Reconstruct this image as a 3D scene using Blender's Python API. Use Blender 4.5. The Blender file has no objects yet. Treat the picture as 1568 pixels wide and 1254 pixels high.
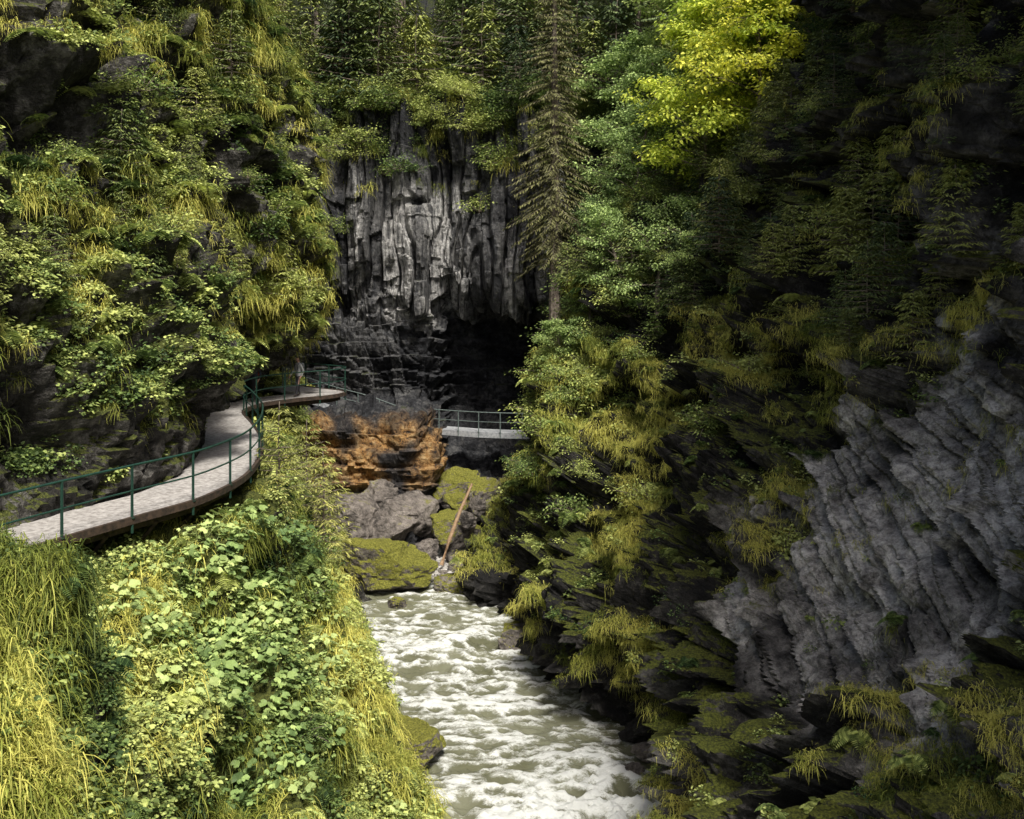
import bpy, math, random
import numpy as np
from mathutils import Vector
random.seed(7); rng=np.random.default_rng(11)
D=bpy.data; scene=bpy.context.scene
# ---------------------------------------------------------------- noise
def _h(ix,iy,iz):
    n=(ix.astype(np.int64)*374761393+iy.astype(np.int64)*668265263+iz.astype(np.int64)*1442695041)&0xffffffff
    n=((n^(n>>13))*1274126177)&0xffffffff
    n=((n^(n>>16))*2246822519)&0xffffffff
    n=n^(n>>15)
    return n/4294967295.0
def vnoise(x,y,z):
    ix=np.floor(x);iy=np.floor(y);iz=np.floor(z)
    fx=x-ix;fy=y-iy;fz=z-iz
    u=fx*fx*(3-2*fx);v=fy*fy*(3-2*fy);w=fz*fz*(3-2*fz)
    r=0
    for a in (0,1):
        for b in (0,1):
            for c in (0,1):
                r=r+_h(ix+a,iy+b,iz+c)*(u if a else 1-u)*(v if b else 1-v)*(w if c else 1-w)
    return r*2-1
def fbm(P,s=1.0,o=4,off=0.0,st=(1,1,1)):
    x=P[...,0]*s*st[0]+off+17.3;y=P[...,1]*s*st[1]+off*1.7+5.1;z=P[...,2]*s*st[2]+off*.6+9.7
    r=0;a=1;t=0
    for i in range(o):
        r=r+a*vnoise(x,y,z);t+=a;a*=.5
        x=x*2.03+3.1;y=y*2.03+1.7;z=z*2.03+7.9
    return r/t*1.6
def billow(P,s,o=3,off=0,st=(1,1,1)):
    return 1-np.abs(fbm(P,s,o,off,st))*2
def sstep(a,b,x):
    t=np.clip((x-a)/(b-a),0,1);return t*t*(3-2*t)
def crag(P,s,off=0.):
    # broken angular blocks: piecewise constant heights in warped, tilted cells
    a=P[...,0]*.3+P[...,1]*.9+P[...,2]*.35+fbm(P,s*.7,2,off)*.5/s
    b=-P[...,1]*.35+P[...,2]*.95+P[...,0]*.2+fbm(P,s*.7,2,off+9)*.5/s
    ka=np.floor(a*s);kb=np.floor(b*s*1.6+_h(ka,ka*0+3,ka*0)*2)
    h=_h(ka,kb,ka*0+int(off))
    fa=a*s-ka;fb=b*s*1.6+_h(ka,ka*0+3,ka*0)*2-kb
    edge=np.minimum(np.minimum(fa,1-fa),np.minimum(fb,1-fb))
    return h*2-1-.8*sstep(.10,.0,edge)+(fb-.5)*.5
# ---------------------------------------------------------------- materials
def new_mat(name):
    m=D.materials.new(name);m.use_nodes=True
    nt=m.node_tree;nt.nodes.clear()
    return m,nt,nt.nodes,nt.links
def N(ns,t,**k):
    n=ns.new(t)
    for a,b in k.items(): setattr(n,a,b)
    return n
def noise(ns,ls,vec,scale,detail=6,rough=.6,sc=None):
    if sc is not None:
        mp=N(ns,'ShaderNodeMapping');mp.inputs['Scale'].default_value=sc
        ls.new(vec,mp.inputs['Vector']);vec=mp.outputs[0]
    n=N(ns,'ShaderNodeTexNoise');n.inputs['Scale'].default_value=scale;n.inputs['Detail'].default_value=detail
    n.inputs['Roughness'].default_value=rough;ls.new(vec,n.inputs['Vector']);return n.outputs['Fac']
def ramp(ns,ls,fac,stops):
    r=N(ns,'ShaderNodeValToRGB');e=r.color_ramp.elements
    while len(e)<len(stops): e.new(.5)
    for i,(p,c) in enumerate(stops):
        e[i].position=p;e[i].color=(c[0],c[1],c[2],1) if not isinstance(c,(int,float)) else (c,c,c,1)
    ls.new(fac,r.inputs[0]);return r.outputs[0]
def mix(ns,ls,f,a,b,mode='MIX'):
    m=N(ns,'ShaderNodeMix',data_type='RGBA',blend_type=mode)
    for s,v in ((m.inputs[0],f),(m.inputs[6],a),(m.inputs[7],b)):
        if isinstance(v,(int,float)): s.default_value=v
        elif isinstance(v,tuple): s.default_value=(v[0],v[1],v[2],1)
        else: ls.new(v,s)
    return m.outputs[2]
def math_(ns,ls,op,a,b=0,c=None,clamp=False):
    m=N(ns,'ShaderNodeMath',operation=op,use_clamp=clamp)
    for i,v in enumerate((a,b,c)):
        if v is None: continue
        if isinstance(v,(int,float)): m.inputs[i].default_value=v
        else: ls.new(v,m.inputs[i])
    return m.outputs[0]
def rock_mat(name,dark,mid,light,moss1,moss2,moss_bias,streak=0.0,rough=.85,lightamt=.5,pale=((.12,.117,.11),(.40,.39,.37),(.66,.645,.61)),bump=.3):
    m,nt,ns,ls=new_mat(name)
    g=N(ns,'ShaderNodeNewGeometry');pos=g.outputs['Position']
    n1=noise(ns,ls,pos,.6,3,.65);n2=noise(ns,ls,pos,3.4,5,.75);n3=noise(ns,ls,pos,17,3,.7)
    a=math_(ns,ls,'MULTIPLY',n1,.5);a=math_(ns,ls,'MULTIPLY_ADD',n2,.5,a)
    col=ramp(ns,ls,a,[(.40,dark),(.5,mid),(.62,light)])
    at=N(ns,'ShaderNodeAttribute',attribute_name='light')
    if streak>0:
        st=noise(ns,ls,pos,1.6,4,.7,(1.5,1.5,.12))
        sl=ramp(ns,ls,st,[(.42,0),(.53,1)])
        lm=math_(ns,ls,'MULTIPLY_ADD',sl,streak,lightamt)
        lm=math_(ns,ls,'MULTIPLY',lm,at.outputs['Fac'],clamp=True)
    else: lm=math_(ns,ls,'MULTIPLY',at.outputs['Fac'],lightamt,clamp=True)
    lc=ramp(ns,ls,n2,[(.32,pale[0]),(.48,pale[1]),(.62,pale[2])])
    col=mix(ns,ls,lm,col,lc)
    ao=N(ns,'ShaderNodeAttribute',attribute_name='orange')
    oc=ramp(ns,ls,n2,[(.38,(.04,.032,.026)),(.47,(.42,.22,.07)),(.62,(.64,.44,.21))])
    of=math_(ns,ls,'MULTIPLY',ramp(ns,ls,n1,[(.38,.25),(.52,1)]),ao.outputs['Fac'],clamp=True)
    col=mix(ns,ls,of,col,oc)
    col=mix(ns,ls,.6,col,ramp(ns,ls,n3,[(.3,.35),(.6,1.0)]),'MULTIPLY')
    sep=N(ns,'ShaderNodeSeparateXYZ');ls.new(g.outputs['Normal'],sep.inputs[0])
    mf=math_(ns,ls,'MULTIPLY_ADD',n1,2.6,moss_bias-1.7)
    mf=math_(ns,ls,'ADD',mf,sep.outputs['Z'])
    mf=math_(ns,ls,'MULTIPLY_ADD',n3,.8,mf)
    am=N(ns,'ShaderNodeAttribute',attribute_name='bare')
    mf=math_(ns,ls,'SUBTRACT',mf,am.outputs['Fac'])
    mf=ramp(ns,ls,mf,[(.3,0),(.55,1)])
    mc=ramp(ns,ls,n3,[(.35,moss1),(.65,moss2)])
    col=mix(ns,ls,mf,col,mc)
    b=N(ns,'ShaderNodeBsdfPrincipled');ls.new(col,b.inputs['Base Color']);b.inputs['Roughness'].default_value=rough
    b.inputs['Specular IOR Level'].default_value=.3
    hh=math_(ns,ls,'MULTIPLY_ADD',n3,.3,n2)
    bp=N(ns,'ShaderNodeBump');bp.inputs['Strength'].default_value=1.0;bp.inputs['Distance'].default_value=bump
    ls.new(hh,bp.inputs['Height']);ls.new(bp.outputs[0],b.inputs['Normal'])
    o=N(ns,'ShaderNodeOutputMaterial');ls.new(b.outputs[0],o.inputs[0]);return m
def leaf_mat(name,c1,c2,c3,trans=.3,rough=.55,tone=True):
    m,nt,ns,ls=new_mat(name)
    oi=N(ns,'ShaderNodeObjectInfo')
    lv=N(ns,'ShaderNodeAttribute',attribute_name='lv')
    if tone:
        ta=N(ns,'ShaderNodeAttribute',attribute_name='tone',attribute_type='INSTANCER')
        f=math_(ns,ls,'MULTIPLY_ADD',oi.outputs['Random'],.3,math_(ns,ls,'SUBTRACT',ta.outputs['Fac'],.15))
    else: f=math_(ns,ls,'MULTIPLY_ADD',oi.outputs['Random'],.5,.25)
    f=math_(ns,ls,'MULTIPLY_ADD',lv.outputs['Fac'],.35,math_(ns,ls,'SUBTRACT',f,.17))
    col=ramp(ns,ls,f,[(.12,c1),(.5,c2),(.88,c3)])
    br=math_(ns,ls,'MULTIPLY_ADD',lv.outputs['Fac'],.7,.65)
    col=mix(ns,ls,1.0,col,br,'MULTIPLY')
    b=N(ns,'ShaderNodeBsdfPrincipled');ls.new(col,b.inputs['Base Color']);b.inputs['Roughness'].default_value=rough
    b.inputs['Specular IOR Level'].default_value=.25
    o=N(ns,'ShaderNodeOutputMaterial')
    if trans>0:
        t=N(ns,'ShaderNodeBsdfTranslucent');ls.new(col,t.inputs[0])
        mx=N(ns,'ShaderNodeMixShader');mx.inputs[0].default_value=trans
        ls.new(b.outputs[0],mx.inputs[1]);ls.new(t.outputs[0],mx.inputs[2]);ls.new(mx.outputs[0],o.inputs[0])
    else: ls.new(b.outputs[0],o.inputs[0])
    return m
def simple_mat(name,c1,c2,scale=8,rough=.7,metal=0,bump=.02):
    m,nt,ns,ls=new_mat(name)
    g=N(ns,'ShaderNodeNewGeometry')
    n=noise(ns,ls,g.outputs['Position'],scale,4,.65)
    b=N(ns,'ShaderNodeBsdfPrincipled');ls.new(ramp(ns,ls,n,[(.35,c1),(.65,c2)]),b.inputs['Base Color'])
    b.inputs['Roughness'].default_value=rough;b.inputs['Metallic'].default_value=metal
    bp=N(ns,'ShaderNodeBump');bp.inputs['Distance'].default_value=bump;ls.new(n,bp.inputs['Height']);ls.new(bp.outputs[0],b.inputs['Normal'])
    o=N(ns,'ShaderNodeOutputMaterial');ls.new(b.outputs[0],o.inputs[0]);return m
M_bark=simple_mat('bark',(.09,.07,.055),(.30,.25,.20),6,.9)
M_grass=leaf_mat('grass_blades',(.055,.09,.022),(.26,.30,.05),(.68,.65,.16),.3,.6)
M_herb=leaf_mat('herb_leaves',(.04,.08,.028),(.17,.24,.065),(.48,.53,.17),.25)
M_butter=leaf_mat('butterbur_leaves',(.11,.18,.06),(.25,.35,.11),(.43,.52,.19),.2)
M_shrub=leaf_mat('shrub_leaves',(.045,.09,.035),(.19,.27,.075),(.45,.50,.15),.3)
M_sapl=leaf_mat('sapling_needles',(.03,.055,.024),(.12,.16,.05),(.31,.34,.09),0)
M_spruce=leaf_mat('spruce_needles',(.05,.08,.042),(.12,.165,.075),(.2,.25,.10),0,tone=False)
M_maple=leaf_mat('maple_leaves',(.32,.46,.08),(.54,.66,.11),(.78,.76,.12),.4,tone=False)
M_beech=leaf_mat('beech_leaves',(.17,.27,.11),(.35,.47,.16),(.54,.62,.21),.3,tone=False)
R_left=rock_mat('left_wall_rock',(.016,.016,.014),(.055,.052,.045),(.26,.25,.23),(.03,.042,.01),(.13,.145,.03),.4,lightamt=.0)
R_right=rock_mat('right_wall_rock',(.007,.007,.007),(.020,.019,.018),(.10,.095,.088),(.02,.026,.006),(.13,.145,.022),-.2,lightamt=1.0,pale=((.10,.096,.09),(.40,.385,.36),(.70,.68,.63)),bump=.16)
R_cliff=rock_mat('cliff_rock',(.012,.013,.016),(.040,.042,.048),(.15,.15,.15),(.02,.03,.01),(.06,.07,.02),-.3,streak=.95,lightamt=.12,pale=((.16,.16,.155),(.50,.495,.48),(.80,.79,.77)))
R_boul=rock_mat('boulder_rock',(.07,.062,.056),(.26,.23,.205),(.46,.41,.37),(.10,.11,.02),(.34,.33,.06),.1,lightamt=0)
# ---------------------------------------------------------------- mesh helpers
def make_obj(name,V,F,mats,mi=None,attrs=None,lv=None,smooth=False,coll=None,parent=None):
    me=D.meshes.new(name);me.from_pydata(np.asarray(V).tolist() if isinstance(V,np.ndarray) else V,[],F.tolist() if isinstance(F,np.ndarray) else F)
    for m in mats: me.materials.append(m)
    if mi is not None: me.polygons.foreach_set('material_index',np.asarray(mi,dtype=np.int32))
    if smooth: me.polygons.foreach_set('use_smooth',np.ones(len(me.polygons),dtype=bool))
    if attrs:
        for k,a in attrs.items():
            at=me.attributes.new(k,'FLOAT','POINT');at.data.foreach_set('value',np.asarray(a,dtype=np.float32).ravel())
    if lv is not None:
        at=me.attributes.new('lv','FLOAT','FACE');at.data.foreach_set('value',np.asarray(lv,dtype=np.float32))
    me.update()
    ob=D.objects.new(name,me)
    (coll or scene.collection).objects.link(ob)
    if parent: ob.parent=parent
    return ob
class MB:
    def __init__(s): s.V=[];s.F=[];s.m=[];s.lv=[];s.n=0
    def add(s,V,F,mi,lv=None):
        V=np.asarray(V,float).reshape(-1,3)
        for f in F: s.F.append([int(i)+s.n for i in f])
        s.m+= [mi]*len(F); s.lv+= list(lv) if lv is not None else [0.5]*len(F)
        s.V.append(V);s.n+=len(V)
    def tube(s,pts,rad,sides=6,mi=0):
        pts=np.asarray(pts,float);n=len(pts)
        rad=np.broadcast_to(np.asarray(rad,float),(n,))
        T=np.gradient(pts,axis=0);T/=np.linalg.norm(T,axis=1)[:,None]+1e-9
        up=np.where(np.abs(T[:,2:3])>.9,np.array([[1.,0,0]]),np.array([[0,0,1.]]))
        A=np.cross(T,up);A/=np.linalg.norm(A,axis=1)[:,None]+1e-9;B=np.cross(T,A)
        an=np.arange(sides)*2*math.pi/sides
        V=pts[:,None]+rad[:,None,None]*(A[:,None]*np.cos(an)[None,:,None]+B[:,None]*np.sin(an)[None,:,None])
        F=[]
        for i in range(n-1):
            for j in range(sides):
                k=(j+1)%sides;F.append((i*sides+j,i*sides+k,(i+1)*sides+k,(i+1)*sides+j))
        F.append(tuple(range(sides))[::-1]);F.append(tuple((n-1)*sides+j for j in range(sides)))
        s.add(V.reshape(-1,3),F,mi)
    def leaves(s,base,dr,nr,L,W,mi=1,fold=.25,droop=0.):
        base=np.asarray(base);n=len(base);L=np.broadcast_to(L,(n,))[:,None];W=np.broadcast_to(W,(n,))[:,None]
        dr=dr/(np.linalg.norm(dr,axis=1)[:,None]+1e-9)
        sd=np.cross(dr,nr);sd/=np.linalg.norm(sd,axis=1)[:,None]+1e-9
        nn=np.cross(sd,dr)
        V=np.stack([base,base+dr*L*.3+sd*W*.5+nn*W*fold,base+dr*L*.7+sd*W*.38+nn*W*fold*.7-np.array([0,0,1.])*droop*L*.5,base+dr*L-np.array([0,0,1.])*droop*L,
                    base+dr*L*.7-sd*W*.38+nn*W*fold*.7-np.array([0,0,1.])*droop*L*.5,base+dr*L*.3-sd*W*.5+nn*W*fold],1)
        idx=np.arange(n)[:,None]*6
        F=np.concatenate([idx+np.array([[0,1,2,3]]),idx+np.array([[0,3,4,5]])],0)
        r=rng.random(n);s.add(V.reshape(-1,3),F,mi,np.concatenate([r,r]))
    def obj(s,name,mats,coll=None,smooth=False,parent=None):
        return make_obj(name,np.concatenate(s.V),s.F,mats,s.m,lv=s.lv,coll=coll,smooth=smooth,parent=parent)
def rdir(n,zmin=-1,zmax=1):
    a=rng.random(n)*2*math.pi;z=zmin+(zmax-zmin)*rng.random(n);r=np.sqrt(np.maximum(0,1-z*z))
    return np.stack([r*np.cos(a),r*np.sin(a),z],1)
def lib(name): return D.collections.new(name)
# ---------------------------------------------------------------- plant generators
def gen_grass(name,coll,n=80,L=.34,spread=2.2,g=.9,w=.012):
    mb=MB();V=[];F=[];lv=[]
    k=3
    for i in range(n):
        r=.28*math.sqrt(random.random());a=random.random()*6.28
        root=np.array([r*math.cos(a)*.5,r*math.sin(a),r*.8*random.uniform(-1,1)])
        az=random.gauss(0,spread*.5);el=random.uniform(-.1,1.45);l=L*random.uniform(.3,1.3)
        d=np.array([math.cos(az)*math.cos(el),math.sin(az)*math.cos(el),math.sin(el)])
        sd=np.array([-math.sin(az),math.cos(az),0]);b=len(V);gg=g*random.uniform(.5,1.2)
        for j in range(k+1):
            t=j/k;p=root+d*l*t*(1-.25*t);p=p+np.array([0,0,-gg*l*t*t*1.0])
            ww=w*(1-t)**.7*.5+.0012
            V+= [p-sd*ww,p+sd*ww]
        c=random.random()
        for j in range(k):
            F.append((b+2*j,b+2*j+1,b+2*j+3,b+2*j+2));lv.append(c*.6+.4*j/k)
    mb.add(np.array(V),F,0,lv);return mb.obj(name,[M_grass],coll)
def gen_herb(name,coll,n=60,R=.24,ls=.062,mat=None):
    mb=MB();d=rdir(n,-.1,1);r=R*(.5+.5*rng.random(n))[:,None]
    base=d*r*np.array([1,1,.9]);
    dr=d*.6+rdir(n)*.8;dr[:,2]*=.4
    nr=d*.5+np.array([.25,0,.9])+rdir(n)*.45
    s=ls*(.5+.9*rng.random(n))
    mb.leaves(base,dr,nr,s,s*.75,0,.15,.15)
    return mb.obj(name,[mat or M_herb],coll)
def gen_butter(name,coll,n=8):
    mb=MB()
    for i in range(n):
        a=random.random()*6.28;r=random.uniform(.05,.34);h=random.uniform(.18,.42);R=random.uniform(.05,.12)
        c=np.array([r*math.cos(a),r*math.sin(a),h])
        tilt=rdir(1)[0]*.45+np.array([.25,0,1]);tilt/=np.linalg.norm(tilt)
        u=np.cross(tilt,[math.sin(a),-math.cos(a),0.1]);u/=np.linalg.norm(u);v=np.cross(tilt,u)
        m=12;V=[c-tilt*R*.2]
        for j in range(m):
            t=2*math.pi*j/m;rr=R*(1+.07*math.sin(5*t+i))
            if j==0: rr*=.35
            V.append(c+u*rr*math.cos(t)+v*rr*math.sin(t)+tilt*R*.12*math.sin(3*t+i))
        F=[(0,1+j,1+(j+1)%m) for j in range(m)]
        q=random.random();mb.add(np.array(V),F,0,[min(1,max(0,q+random.uniform(-.06,.06))) for _ in F])
        mb.tube([[0,0,-.1],c*.5+[0,0,.02],c-tilt*R*.2],[.008,.006,.005],3,0)
    return mb.obj(name,[M_butter],coll)
def gen_fern(name,coll,L=.55):
    mb=MB()
    for i in range(9):
        az=random.gauss(0,1.1);el=random.uniform(.5,1.1);l=L*random.uniform(.7,1.1)
        d=np.array([math.cos(az)*math.cos(el),math.sin(az)*math.cos(el),math.sin(el)]);sd=np.array([-math.sin(az),math.cos(az),0])
        t=np.linspace(.12,1,16)[:,None];P=d*l*t+np.array([0,0,-.9])*l*t*t
        T=np.gradient(P,axis=0)
        ln=.16*l/.55*np.sin(np.clip(t[:,0]*2.9,0,math.pi))+.02
        for sg in (-1,1):
            mb.leaves(P,sd*sg+T*3,np.tile([0,0,1.],(16,1))+rdir(16)*.2,ln,ln*.3,0,.1,.2)
    return mb.obj(name,[M_herb],coll)
def gen_shrub(name,coll,R=.8,n=700,ls=.075,mat=None,up=.5):
    mb=MB();tips=[]
    for i in range(16):
        az=random.uniform(-3.14,3.14);el=random.uniform(.1,1.4);l=R*random.uniform(.6,1.15)
        d=np.array([math.cos(az)*math.cos(el)+.25,math.sin(az)*math.cos(el),math.sin(el)])
        P=[d*l*t+np.array([0,0,-.25*l*t*t]) for t in (0,.35,.7,1)]
        mb.tube(P,[.018,.012,.007,.003],4,0)
        for t in (.45,.6,.75,.88,1): tips.append(d*l*t+np.array([0,0,-.25*l*t*t]))
    tips=np.array(tips);k=rng.integers(0,len(tips),n)
    off=rng.normal(size=(n,3))*np.array([.16,.16,.07])*R
    base=tips[k]+off;dr=off*np.array([1,1,.3])+rdir(n)*.06;dr[:,2]-=.02
    nr=rdir(n)*.55+np.array([0,0,1.]);s=ls*(.6+.7*rng.random(n))
    mb.leaves(base,dr,nr,s,s*.62,1,.15,.2)
    return mb.obj(name,[M_bark,mat or M_shrub],coll)
def gen_tree(name,coll,H=9,R=3.2,nl=9000,ls=.15,mat=None,crown0=.25,lean=(0,0),tr=.14):
    mb=MB();lean=np.array([lean[0],lean[1],0.])
    n=7;tp=[np.array([0,0,H*.92*t])+lean*t*t*H+np.array([math.sin(t*5),math.cos(t*4)-1,0])*.12*H*.1 for t in np.linspace(0,1,n)]
    mb.tube(tp,np.linspace(tr,.025,n),8,0)
    tips=[];tn=26
    for i in range(tn):
        t=crown0+(1-crown0)*(i+.5)/tn*.98
        o=np.array([np.interp(t,np.linspace(0,1,n),np.array(tp)[:,c]) for c in range(3)])
        az=i*2.4+random.uniform(-.5,.5);q=(t-crown0)/(1-crown0)
        l=R*(.35+.65*math.sin(min(1,max(0,q*.85+.2))*math.pi))*random.uniform(.6,1.2)
        el=random.uniform(.05,.7)+q*.6
        d=np.array([math.cos(az)*math.cos(el),math.sin(az)*math.cos(el),math.sin(el)])
        f=lambda s:o+d*l*s+np.array([0,0,-.22*l*s*s])
        mb.tube([f(s) for s in (0,.3,.65,1)],[.05*(1-q*.6),.035*(1-q*.6),.02,.006],5,0)
        tips.append((f(1),.5))
        for j in range(8):
            s=random.uniform(.3,1);a2=az+random.choice((-1,1))*random.uniform(.4,1.3)
            e=np.array([math.cos(a2),math.sin(a2),random.uniform(-.4,.5)])*l*random.uniform(.2,.45)
            p=f(s);mb.tube([p,p+e*.5+[0,0,.03],p+e],[.016,.01,.003],3,0)
            for u in (.5,.8,1): tips.append((p+e*u,.4))
    T=np.array([a for a,b in tips]);k=rng.integers(0,len(T),nl)
    off=rng.normal(size=(nl,3))*np.array([.24,.24,.12])*(R/3.2)**.5
    base=T[k]+off;dr=off*np.array([1,1,.2])+rdir(nl)*.15;dr[:,2]-=.08
    nr=rdir(nl)*.65+np.array([0,0,1.]);s=ls*(.55+.75*rng.random(nl))
    mb.leaves(base,dr,nr,s,s*.7,1,.15,.2)
    return mb.obj(name,[M_bark,mat or M_beech],coll)
def gen_spruce(name,coll,H=18,R=3.0,crown0=.12,step=.36,per=6,seg=.36,droop=.35,tr=None,mat=None,dens=.85):
    mb=MB();tr=tr or H*.013
    mb.tube([[0,0,0],[0.03,0,H*.35],[0,.04,H*.7],[0,0,H]],[tr,tr*.72,tr*.4,.015],8,0)
    z=H*crown0;B=[];Dr=[];Nr=[];Ls=[]
    while z<H*.985:
        t=(z/H-crown0)/(1-crown0);Lb=R*(1-t)**.8*(.6+.4*min(1,t*6+.2))
        a0=random.random()*6.28
        for b in range(per):
            az=a0+b*6.28/per+random.uniform(-.35,.35);l=Lb*random.uniform(.45,1.2)+.12
            dx,dy=math.cos(az),math.sin(az);zz=z+random.uniform(-.3,.3)*step
            f=lambda s:np.array([dx*l*s,dy*l*s,zz+l*(.10*s-droop*(s**1.5)*(1-.7*t)+.14*s**4)])
            if l>.5: mb.tube([f(s) for s in (0,.5,1)],[.012+.01*l,.012,.004],3,0)
            m=max(3,int(l/.15*dens))
            for j in range(m):
                s=(j+1)/m*(.92)+.08;p=f(s);tl=(.22+.42*l*(1-s)*.6)*random.uniform(.7,1.15)
                for sg in (-1,1):
                    a2=az+sg*random.uniform(.55,1.1)
                    q=max(1,int(tl/seg*1.6))
                    for c in range(q):
                        u=c/q;B.append(p+np.array([math.cos(a2),math.sin(a2),-.3*u-.05])*tl*u)
                        Dr.append([math.cos(a2),math.sin(a2),-.25-.5*random.random()*droop*2]);Nr.append([random.gauss(0,.35),random.gauss(0,.35),1]);Ls.append(min(seg,tl/q*1.5+.06))
            B.append(f(.97));Dr.append([dx,dy,-.1]);Nr.append([0,0,1]);Ls.append(.2)
        z+=step*(1-.45*t)*random.uniform(.8,1.2)
    Ls=np.array(Ls);mb.leaves(np.array(B),np.array(Dr),np.array(Nr),Ls,Ls*.2+.012,1,.2,.15)
    return mb.obj(name,[M_bark,mat or M_spruce],coll)
# ---------------------------------------------------------------- scatter with geometry nodes
def scatter(name,pts,yaw,scl,coll,tone=None):
    n=len(pts);me=D.meshes.new(name);me.vertices.add(n);me.vertices.foreach_set('co',np.asarray(pts,np.float32).ravel())
    r=np.zeros((n,3),np.float32);r[:,2]=yaw
    a=me.attributes.new('rot','FLOAT_VECTOR','POINT');a.data.foreach_set('vector',r.ravel())
    a=me.attributes.new('scl','FLOAT','POINT');a.data.foreach_set('value',np.asarray(scl,np.float32))
    a=me.attributes.new('idx','INT','POINT');a.data.foreach_set('value',rng.integers(0,len(coll.objects),n).astype(np.int32))
    if tone is not None:
        a=me.attributes.new('tone','FLOAT','POINT');a.data.foreach_set('value',np.asarray(tone,np.float32))
    ob=D.objects.new(name,me);scene.collection.objects.link(ob)
    ng=D.node_groups.new(name+'_gn','GeometryNodeTree')
    ng.interface.new_socket('Geometry',in_out='INPUT',socket_type='NodeSocketGeometry')
    ng.interface.new_socket('Geometry',in_out='OUTPUT',socket_type='NodeSocketGeometry')
    ns,ls=ng.nodes,ng.links
    gi=ns.new('NodeGroupInput');go=ns.new('NodeGroupOutput');ip=ns.new('GeometryNodeInstanceOnPoints')
    ci=ns.new('GeometryNodeCollectionInfo');ci.inputs['Collection'].default_value=coll
    ci.inputs['Separate Children'].default_value=True;ci.inputs['Reset Children'].default_value=True
    ip.inputs['Pick Instance'].default_value=True
    def na(nm,t):
        q=ns.new('GeometryNodeInputNamedAttribute');q.data_type=t;q.inputs['Name'].default_value=nm;return q.outputs[0]
    ls.new(gi.outputs[0],ip.inputs['Points']);ls.new(ci.outputs[0],ip.inputs['Instance'])
    ls.new(na('idx','INT'),ip.inputs['Instance Index']);ls.new(na('rot','FLOAT_VECTOR'),ip.inputs['Rotation']);ls.new(na('scl','FLOAT'),ip.inputs['Scale'])
    ls.new(ip.outputs[0],go.inputs[0])
    md=ob.modifiers.new('scatter','NODES');md.node_group=ng
    return ob
# ---------------------------------------------------------------- lofted terrain
def cr(A,u):
    n=len(A);i=np.clip(np.floor(u).astype(int),0,n-2);f=(u-i).reshape(-1,*([1]*(A.ndim-1)))
    p0=A[np.clip(i-1,0,n-1)];p1=A[i];p2=A[i+1];p3=A[np.clip(i+2,0,n-1)]
    m1=(p2-p0)*.42;m2=(p3-p1)*.42
    return (2*f**3-3*f**2+1)*p1+(f**3-2*f**2+f)*m1+(-2*f**3+3*f**2)*p2+(f**3-f**2)*m2
def loft(keys,S,kk,seg):
    keys=np.array(keys,float);S=np.array(S,float)
    u=np.interp(kk,keys,np.arange(len(keys)))
    G=cr(S,u)
    G=np.swapaxes(G,0,1)
    v=np.concatenate([np.linspace(j,j+1,s,endpoint=False) for j,s in enumerate(seg)]+[[len(seg)]])
    G=cr(G,v)
    return np.swapaxes(G,0,1)
def steps(*a):
    r=[]
    for lo,hi,d in a: r.append(np.arange(lo,hi-1e-6,d))
    return np.concatenate(r+[[a[-1][1]]])
def normals(G,toward):
    du=np.gradient(G,axis=0);dv=np.gradient(G,axis=1)
    n=np.cross(du,dv);n/=np.linalg.norm(n,axis=2)[...,None]+1e-9
    if np.mean(n@np.array(toward))<0: n=-n
    return n
def grid_faces(a,b,flip=False):
    i=np.arange(a-1)[:,None]*b+np.arange(b-1)[None,:]
    F=np.stack([i,i+1,i+b+1,i+b],-1).reshape(-1,4)
    return F[:,::-1] if flip else F
def terrain(name,G,toward,mat,attrs,smooth=True):
    n=normals(G,toward);F=grid_faces(*G.shape[:2])
    P=G.reshape(-1,3);fn=np.cross(P[F[:,1]]-P[F[:,0]],P[F[:,3]]-P[F[:,0]])
    if np.mean(fn@np.array(toward))<0: F=F[:,::-1]
    ob=make_obj(name,P,F,[mat],attrs={k:a for k,a in attrs.items()},smooth=smooth)
    return ob,P,F,n.reshape(-1,3)
def pick(P,F,n,dens):
    c=P[F].mean(1);fn=np.cross(P[F[:,2]]-P[F[:,0]],P[F[:,3]]-P[F[:,1]])*.5
    ar=np.linalg.norm(fn,axis=1);nn=n[F].mean(1);nn/=np.linalg.norm(nn,axis=1)[:,None]+1e-9
    w=ar*np.maximum(0,dens(c,nn))
    vis=(np.abs(c[:,0])<.60*c[:,1]+2.5)&(c[:,2]>14-.64*c[:,1]-1.5)&(c[:,2]<14+.36*c[:,1]+4)&(c[:,1]>3)
    w=w*vis
    k=rng.poisson(w);i=np.repeat(np.arange(len(F)),k)
    a=rng.random((len(i),1));b=rng.random((len(i),1));Q=P[F[i]]
    p=(Q[:,0]*(1-a)+Q[:,1]*a)*(1-b)+(Q[:,3]*(1-a)+Q[:,2]*a)*b
    return p,nn[i]
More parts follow.
